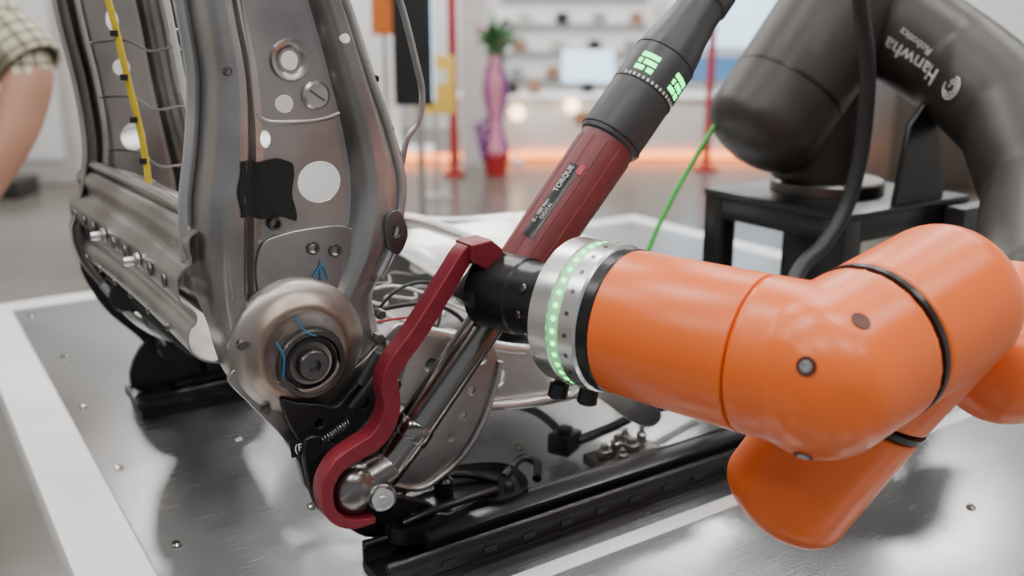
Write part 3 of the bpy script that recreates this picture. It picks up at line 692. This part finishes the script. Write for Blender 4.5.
o=box('red_tag',(0,0,0),(.010,.006,.0006),M['redpaint'],Wg); o.matrix_world=frame(p,WA,d)
# ratchet head: one blended drum + neck
blend('ratchet_head',[((.012,-.046,.892),(.014,-.064,.892),.0262,.0250,.25,.75),((.014,-.060,.892),(.052,-.060,.904),.0205,.0172,1,.3)],M['head'],Wg,.0012,8)
lathe('head_button',[(0,-.004),(.0035,-.004),(.004,-.0025),(.0078,-.0025),(.0100,-.0018),(.0108,.001),(.0108,.016),(0,.016)],(.033,-.084,.885),(.30,1,-.12),M['alu'],Wg,36)
lathe('head_button_collar',[(.0112,.002),(.0130,.003),(.0140,.006),(.0140,.020)],(.033,-.084,.885),(.30,1,-.12),M['head'],Wg,36,cap=False)
lathe('drive_square',[(.009,0),(.009,.02)],(.013,-.040,.892),(0,1,0),M['chrome'],Wg,4)
e=WO+WA*.632
tube('tail_cable',[e,e+WA*.04,e+Vector((.045,.02,.10)),e+Vector((.05,.08,.22)),e+Vector((.02,.2,.33)),e+Vector((.0,.35,.36))],.006,M['blackrub'],Wg)

# ------------------------------------------------------------ robot arm
Rb=group('robot_arm')
A0=Vector((.187,-.157,1.057)); E1=Vector((.253,-.376,1.054)); AD=(E1-A0).normalized()
path=[(.026,.865),(.006,.867),(-.010,.876),(-.018,.892),(-.017,.912),(-.005,.928),(.014,.936),(.030,.942),(.042,.955),(.047,.974),(.045,.994),(.053,1.010),(.073,1.031),(.093,1.055),(.113,1.081),(.125,1.096),(.136,1.102),(.152,1.100)]
wd=[.006,.009,.010,.011,.012,.014,.016,.017,.017,.016,.016,.016,.016,.016,.015,.015,.015,.015]
plate('reaction_bracket',ribbon(path,wd),-.083,-.063,M['red'],Rb,bev=.0014,sm=False)
plate('reaction_bracket_tab',[(.126,1.108),(.148,1.110),(.160,1.100),(.158,1.086),(.140,1.084),(.126,1.094)],-.089,-.060,M['red'],Rb,bev=.0016,sm=False)
cyl('bracket_arm',(.148,-.075,1.096),(.175,-.085,1.070),.011,M['black'],Rb,.002)
def ax(name,prof,m,seg=64,ang=35):
    return lathe(name,prof,A0,AD,m,Rb,seg,ang)
ax('tool_clamp',[(0,-.100),(.032,-.100),(.036,-.096),(.036,-.052),(.034,-.050),(.034,-.028),(.038,-.026),(.038,-.006),(.044,-.004),(.044,.002)],M['black'])
box('clamp_jaw',A0-AD*.088,(.060,.034,.060),M['black'],Rb,.008,rot=(0,rad(-48),0))
for k in range(3):
    c=A0-AD*.02
    a=rad(150+k*35); u=Vector((math.cos(a),0,math.sin(a)))
    cyl('clamp_screw_%d'%k,c+u*.037,c+u*.040,.004,M['steel_dk'],Rb,seg=12)
ax('tool_flange',[(.044,-.001),(.060,-.001),(.0635,.001),(.0635,.019),(.062,.020)],M['alu'])
ax('led_ring',[(.0605,.019),(.0620,.021),(.0620,.030),(.0605,.031)],M['ledring'])
ax('wrist_ring',[(.0615,.030),(.0638,.032),(.0638,.046),(.0615,.048)],M['alu'])
ax('wrist_seal',[(.0600,.047),(.0618,.049),(.0618,.058),(.0600,.060)],M['black'])
au=AD.cross(Vector((0,0,1))).normalized(); av=AD.cross(au).normalized()
def onr(a,r,t): d=au*math.cos(a)+av*math.sin(a); return A0+AD*t+d*r
for k in range(36):
    a=k*2*math.pi/36
    cyl('led_dot_%d'%k,onr(a,.0612,.0255),onr(a,.0627,.0255),.0024,M['led'],Rb,.0002,10)
for k in range(22):
    a=k*2*math.pi/22
    cyl('ring_notch_%d'%k,onr(a,.0632,.039),onr(a,.0642,.039),.0022,M['steel_dk'],Rb,.0002,10)
for k,t in enumerate((.004,.030)):
    b=A0+AD*t+Vector((-.014+.006*k,0,-.058))
    lathe('thumb_screw_%d'%k,[(0,0),(.005,0),(.005,.006),(.0085,.008),(.009,.020),(.007,.022),(0,.022)],b,(-.25,0,-1),M['black'],Rb,24)
ax('wrist_sleeve',[(.0580,.058),(.0608,.0595),(.0612,.065),(.0618,.1745),(.0614,.1755),(.0600,.176)],M['orange'],72)
E2=Vector((.402,-.368,1.081)); D2=(E2-E1).normalized()
E3=Vector((.333,-.285,.890)); D3=(E3-E2).normalized()
elbow=blend('elbow_shell',[(A0+AD*.1775,E1,.0620,.0625,.03,.80),(E1-D2*.012,E1+D2*.050,.0620,.0625,.85,.05)],M['orange'],Rb,.0022,6)
lathe('joint_seal',[(.060,.0525),(.0628,.053),(.0628,.0580),(.060,.0585)],E1,D2,M['black'],Rb,72)
q0=E1+D2*.0610
fore=blend('forewrist_shell',[(q0,E2,.0625,.0635,.05,.75),(E2,E2+D3*.098,.0625,.0575,.9,.05)],M['orange'],Rb,.0022,6)
lathe('lower_joint_seal',[(.055,.1005),(.0582,.101),(.0582,.106),(.055,.1065)],E2,D3,M['black'],Rb,72)
low=blend('lower_wrist_shell',[(E2+D3*.1095,E3,.0578,.0578,.05,.55)],M['orange'],Rb,.0022,6)
def screwhole(name,sh,c,d,cap=True):
    d=Vector(d).normalized(); org=Vector(c)+d*.3
    ok,loc,nr,idx=sh.ray_cast(sh.matrix_world.inverted()@org,-d)
    p=sh.matrix_world@loc if ok else Vector(c)+d*.06
    nr=nr if ok else d
    lathe(name,[(.0070,.0004),(.0066,.0008),(.0058,.0002),(0,.0002)],p,nr,M['orange_shade'],Rb,24,60)  # uncut disc on the shell, dark colour stands for the hole's shade
    if cap: lathe(name+'_cap',[(.0045,.0004),(.0042,.0016),(.002,.0018),(.0018,.0008),(0,.0008)],p,nr,M['steel_lt'],Rb,16,60)
tc=(CAM-E1).normalized()
screwhole('cover_screw_1',elbow,E1,tc+Vector((-.22,.10,.06)))
screwhole('cover_screw_2',elbow,E1+D2*.036,tc+Vector((0,0,.32)),False)
screwhole('cover_screw_3',elbow,E1,Vector((-.50,-.22,-.72)))
blend('rear_wrist_shell',[((.500,-.372,1.000),(.590,-.335,1.035),.052,.056,.7,.5)],M['orange'],Rb,.003,8)
FP=[(.600,-.336,1.045),(.760,-.252,1.115),(.848,-.164,1.184),(.892,-.054,1.240),(.881,.034,1.29),(.865,.075,1.34)]
FR=[.056,.062,.068,.068,.072,.072]
arm=blend('forearm_shell',[(FP[i],FP[i+1],FR[i],FR[i+1],.7,1.0) for i in range(5)],M['rdark'],Rb,.004,14)
sh=blend('shoulder_shell',[((.705,.105,1.158),(.825,.085,1.320),.080,.080,.62,.8),((.825,.085,1.320),(.87,.07,1.345),.074,.07,.8,.8)],M['rdark'],Rb,.004,14)
sd=(Vector((.825,.085,1.320))-Vector((.705,.105,1.158))).normalized()
lathe('shoulder_seam',[(.078,.060),(.0806,.061),(.0806,.065),(.078,.066)],(.705,.105,1.158),sd,M['black'],Rb,64)
cyl('base_column',(.815,.10,1.075),(.815,.10,1.25),.062,M['rdark'],Rb,.006)
cyl('base_flange',(.815,.08,1.066),(.815,.08,1.085),.078,M['steel_dk'],Rb,.003)
def decal(name,s,size,c,xd,shell):
    c=Vector(c); dv=(CAM-c).normalized()
    ok,loc,nr,i=shell.ray_cast(shell.matrix_world.inverted()@(c+dv*.4),-dv)
    p=(shell.matrix_world@loc) if ok else c+dv*.07
    nr=nr if ok else dv
    o=text(name,s,size,frame(p+nr*.004,xd,nr),M['whitetext'],Rb,.0001)
    w=o.modifiers.new('w','SHRINKWRAP'); w.target=shell; w.wrap_method='NEAREST_SURFACEPOINT'; w.wrap_mode='ABOVE_SURFACE'; w.offset=.0012
    return bake(o)
xd=Vector(FP[4])-Vector(FP[2])
sf=Vector((-.016,.011,-.016))
mid=Vector(FP[3])*.5+Vector(FP[4])*.5
decal('logo_text','Hanwha',.028,mid+sf,xd,arm)
decal('logo_text_small','Robotics',.014,mid+sf+Vector((.0,0,.024)),xd,arm)
c=Vector(FP[3])*.85+Vector(FP[2])*.15+sf; dv=(CAM-c).normalized()
ok,loc,nr,i=arm.ray_cast(arm.matrix_world.inverted()@(c+dv*.4),-dv)
if ok:
    mm=frame(loc+nr*.001,xd,nr)
    for k,(r,ph) in enumerate(((.014,0),(.010,.8),(.006,1.6))):
        tube('logo_swirl_%d'%k,[mm@Vector((r*math.cos(ph+t*.5)*(1-.02*t),r*math.sin(ph+t*.5),0)) for t in range(11)],.0007,M['whitetext'],Rb,3,res=2)
tube('arm_cable',[(.66,-.03,1.46),(.662,-.055,1.38),(.667,-.06,1.322),(.690,-.062,1.25),(.698,-.06,1.184),(.694,-.06,1.13),(.676,-.06,1.075),(.640,-.06,1.035),(.602,-.06,1.012),(.56,-.08,.97),(.53,-.12,.90),(.52,-.16,.84)],.0095,M['blackrub'],Rb)
tube('green_air_hose',[(.785,.125,1.285),(.735,.130,1.245),(.686,.133,1.202),(.655,.14,1.168),(.630,.147,1.130),(.59,.152,1.07),(.555,.155,1.006),(.53,.16,.93),(.52,.165,.85),(.515,.168,.806)],.0036,M['green'],Rb)

# ------------------------------------------------------------ robot pedestal
P=group('robot_pedestal')
px0,px1,py0,py1=.70,.93,-.04,.17; zt=1.060
for k,(x,y) in enumerate([(px0,py0),(px1,py0),(px0,py1),(px1,py1)]):
    box('leg_%d'%k,(x,y,(TOP+.001+zt)/2),(.032,.032,zt-TOP-.002),M['black'],P,.002)
for k,z in enumerate((zt-.016,TOP+.017)):
    for y in (py0,py1): box('rail_x_%d_%.0f'%(k,y*100),((px0+px1)/2,y,z),(px1-px0,.030,.030),M['black'],P,.002)
    for x in (px0,px1): box('rail_y_%d_%.0f'%(k,x*100),(x,(py0+py1)/2,z),(.030,py1-py0,.030),M['black'],P,.002)
box('top_plate',((px0+px1)/2,(py0+py1)/2,zt+.003),(px1-px0+.035,py1-py0+.035,.010),M['black'],P,.002)
box('back_sheet',((px0+px1)/2+.01,(py0+py1)/2+.02,(TOP+zt)/2),(px1-px0-.06,.006,zt-TOP-.05),M['black'],P,.001)
box('side_box',(.93,-.075,1.02),(.09,.03,.08),M['greytool'],P,.004)
for k,x in enumerate((.835,.885)):
    plate('gusset_%d'%k,[(x-.045,1.066),(x+.06,1.066),(x+.03,1.16),(x,1.20),(x-.03,1.17)],-.05+.03*k,-.042+.03*k,M['black'],P,sm=False)

# ------------------------------------------------------------ person at left
OX=-.065
Pg=group('visitor_person',H(-1.36,2.05,0))
J={'pel':(-1.33,2.08,.95),'sp':(-1.31,2.08,1.12),'ch':(-1.28,2.07,1.32),'nk':(-1.28,2.06,1.47),'nk2':(-1.28,2.05,1.53),
'shR':(-1.08,2.05,1.42),'elR':(-.895,1.97,1.205),'foR':(-.905,1.89,1.09),'wrR':(-.945,1.80,.970),'haR':(-.965,1.765,.917),
'shL':(-1.47,2.05,1.42),'elL':(-1.53,2.06,1.15),'foL':(-1.52,2.02,1.03),'wrL':(-1.51,1.97,.91),'haL':(-1.505,1.95,.85),
'hiR':(-1.24,2.08,.90),'knR':(-1.27,2.08,.50),'caR':(-1.28,2.11,.36),'anR':(-1.28,2.13,.09),'toR':(-1.26,1.97,.04),
'hiL':(-1.42,2.08,.90),'knL':(-1.45,2.08,.50),'caL':(-1.46,2.11,.36),'anL':(-1.46,2.13,.09),'toL':(-1.48,1.97,.04)}
J={k:(v[0]+OX,v[1],v[2]) for k,v in J.items()}
RR={'pel':(.15,.11),'sp':(.14,.10),'ch':(.155,.115),'nk':(.07,.07),'nk2':(.055,.055),'shR':(.066,.066),'elR':(.054,.052),'foR':(.046,.044),'wrR':(.030,.024),'haR':(.038,.018),
'shL':(.066,.066),'elL':(.05,.05),'foL':(.044,.042),'wrL':(.028,.024),'haL':(.038,.018),'hiR':(.095,.095),'knR':(.062,.062),'caR':(.062,.062),'anR':(.04,.045),'toR':(.042,.03),
'hiL':(.095,.095),'knL':(.062,.062),'caL':(.062,.062),'anL':(.04,.045),'toL':(.042,.03)}
ED=[('pel','sp'),('sp','ch'),('ch','nk'),('nk','nk2'),('ch','shR'),('shR','elR'),('elR','foR'),('foR','wrR'),('wrR','haR'),('ch','shL'),('shL','elL'),('elL','foL'),('foL','wrL'),('wrL','haL'),
('pel','hiR'),('hiR','knR'),('knR','caR'),('caR','anR'),('anR','toR'),('pel','hiL'),('hiL','knL'),('knL','caL'),('caL','anL'),('anL','toL')]
def skinmesh(name,J,RR,ED,root,m,parent,sub=2):
    keys=list(J); me=bpy.data.meshes.new(name)
    me.from_pydata([tuple(J[k]) for k in keys],[(keys.index(a),keys.index(b)) for a,b in ED],[])
    o=bpy.data.objects.new(name,me); link(o,parent)
    o.modifiers.new('sk','SKIN')
    for i,k in enumerate(keys):
        o.data.skin_vertices[0].data[i].radius=RR[k]
        o.data.skin_vertices[0].data[i].use_root=(k==root)
    s=o.modifiers.new('su','SUBSURF'); s.levels=sub; s.render_levels=sub
    o.data.materials.append(m); o=bake(o)
    for p in o.data.polygons: p.use_smooth=True
    return o
JW={k:H(*v) for k,v in J.items()}
body=skinmesh('body',JW,RR,ED,'pel',M['plaid'],Pg)
for x in ('skin','trouser','shoe'): body.data.materials.append(M[x])
for p in body.data.polygons:
    c=p.center
    best=min(JW,key=lambda k:(JW[k]-c).length)
    z=c.z; mi=0
    if best in('foR','wrR','haR','foL','wrL','haL') : mi=1
    elif best in ('elR','elL') and z<J[best][2]: mi=1
    elif best in('nk2',) or z>1.5: mi=1
    elif best in('toR','toL') or z<.1: mi=3
    elif z<.96 and best not in('elR','elL'): mi=2
    p.material_index=mi
u=(JW['elR']-JW['shR']).normalized()
lathe('sleeve_hem',[(.064,-.09),(.067,-.04),(.068,-.004),(.065,0),(.058,-.003)],JW['elR']-u*.004,u,M['plaid'],Pg,32,60,cap=False)
for side in('R','L'):
    w_=JW['wr'+side]; h_=JW['ha'+side]; d=(h_-w_).normalized(); rt=(H(1,0,0)-H(0,0,0))
    lat=d.cross(rt).normalized(); nrm=rt
    for f,(off,ln) in enumerate(((-.030,.062),(-.011,.074),(.010,.070),(.028,.055))):
        b=h_+lat*off*.85+d*.005
        tube('finger_%s_%d'%(side,f),[b,b+d*ln*.45,b+d*ln*.8-nrm*.006,b+d*ln-nrm*.018],[.0095,.009,.008,.006],M['skin'],Pg,4,res=5)
    b=w_+d*.02-lat*.025
    tube('thumb_%s'%side,[b,b+d*.03-lat*.02,b+d*.055-lat*.024-nrm*.006],[.012,.010,.007],M['skin'],Pg,4,res=5)
HX=-1.28+OX
hc=H(HX,2.04,1.635)
bm=bmesh.new(); bmesh.ops.create_uvsphere(bm,u_segments=32,v_segments=24,radius=1)
for v in bm.verts:
    x,y,z=v.co; n=1-.22*max(0,-z)**1.2
    v.co=Vector((x*.078*n,y*.098*(1-.1*max(0,-z)),z*.118))
me=bpy.data.meshes.new('hd'); bm.to_mesh(me); bm.free(); obj('head',me,M['skin'],Pg,hc,(0,0,YAW))
bm=bmesh.new(); bmesh.ops.create_uvsphere(bm,u_segments=32,v_segments=24,radius=1)
bmesh.ops.delete(bm,geom=[v for v in bm.verts if v.co.z<-.15+.9*max(0,-v.co.y)],context='VERTS')
for v in bm.verts: v.co=Vector((v.co.x*.085,v.co.y*.106+.004,v.co.z*.126))
me=bpy.data.meshes.new('hr'); bm.to_mesh(me); bm.free(); obj('hair',me,M['hair'],Pg,hc,(0,0,YAW))
def hl(x,y,z): return H(HX+x,2.04+y,1.635+z)
tube('nose',[hl(0,-.094,.015),hl(0,-.110,-.015),hl(0,-.112,-.024)],[.006,.010,.009],M['skin'],Pg,4)
tube('mouth',[hl(-.022,-.088,-.05),hl(0,-.096,-.052),hl(.022,-.088,-.05)],[.003,.005,.003],M['lip'],Pg,4)
for s in(-1,1):
    lathe('eye_%d'%s,[(0,-.01)]+[(.011*math.sin(k*math.pi/6),-.011*math.cos(k*math.pi/6)) for k in range(1,6)]+[(0,.011)],hl(s*.030,-.084,.005),(0,0,1),M['white'],Pg,16)
    tube('ear_%d'%s,[hl(s*.078,.0,.02),hl(s*.088,.01,.005),hl(s*.080,.004,-.03)],[.008,.012,.007],M['skin'],Pg,4)

# ------------------------------------------------------------ camera
cd=bpy.data.cameras.new('camera'); cd.lens=33.75; cd.sensor_width=36; cd.clip_start=.02
cd.dof.use_dof=True; cd.dof.focus_distance=.84; cd.dof.aperture_fstop=3.5
co=bpy.data.objects.new('camera',cd); co.location=CAM; co.rotation_euler=(rad(90-15.6),0,YAW); COL.objects.link(co)
SC.camera=co
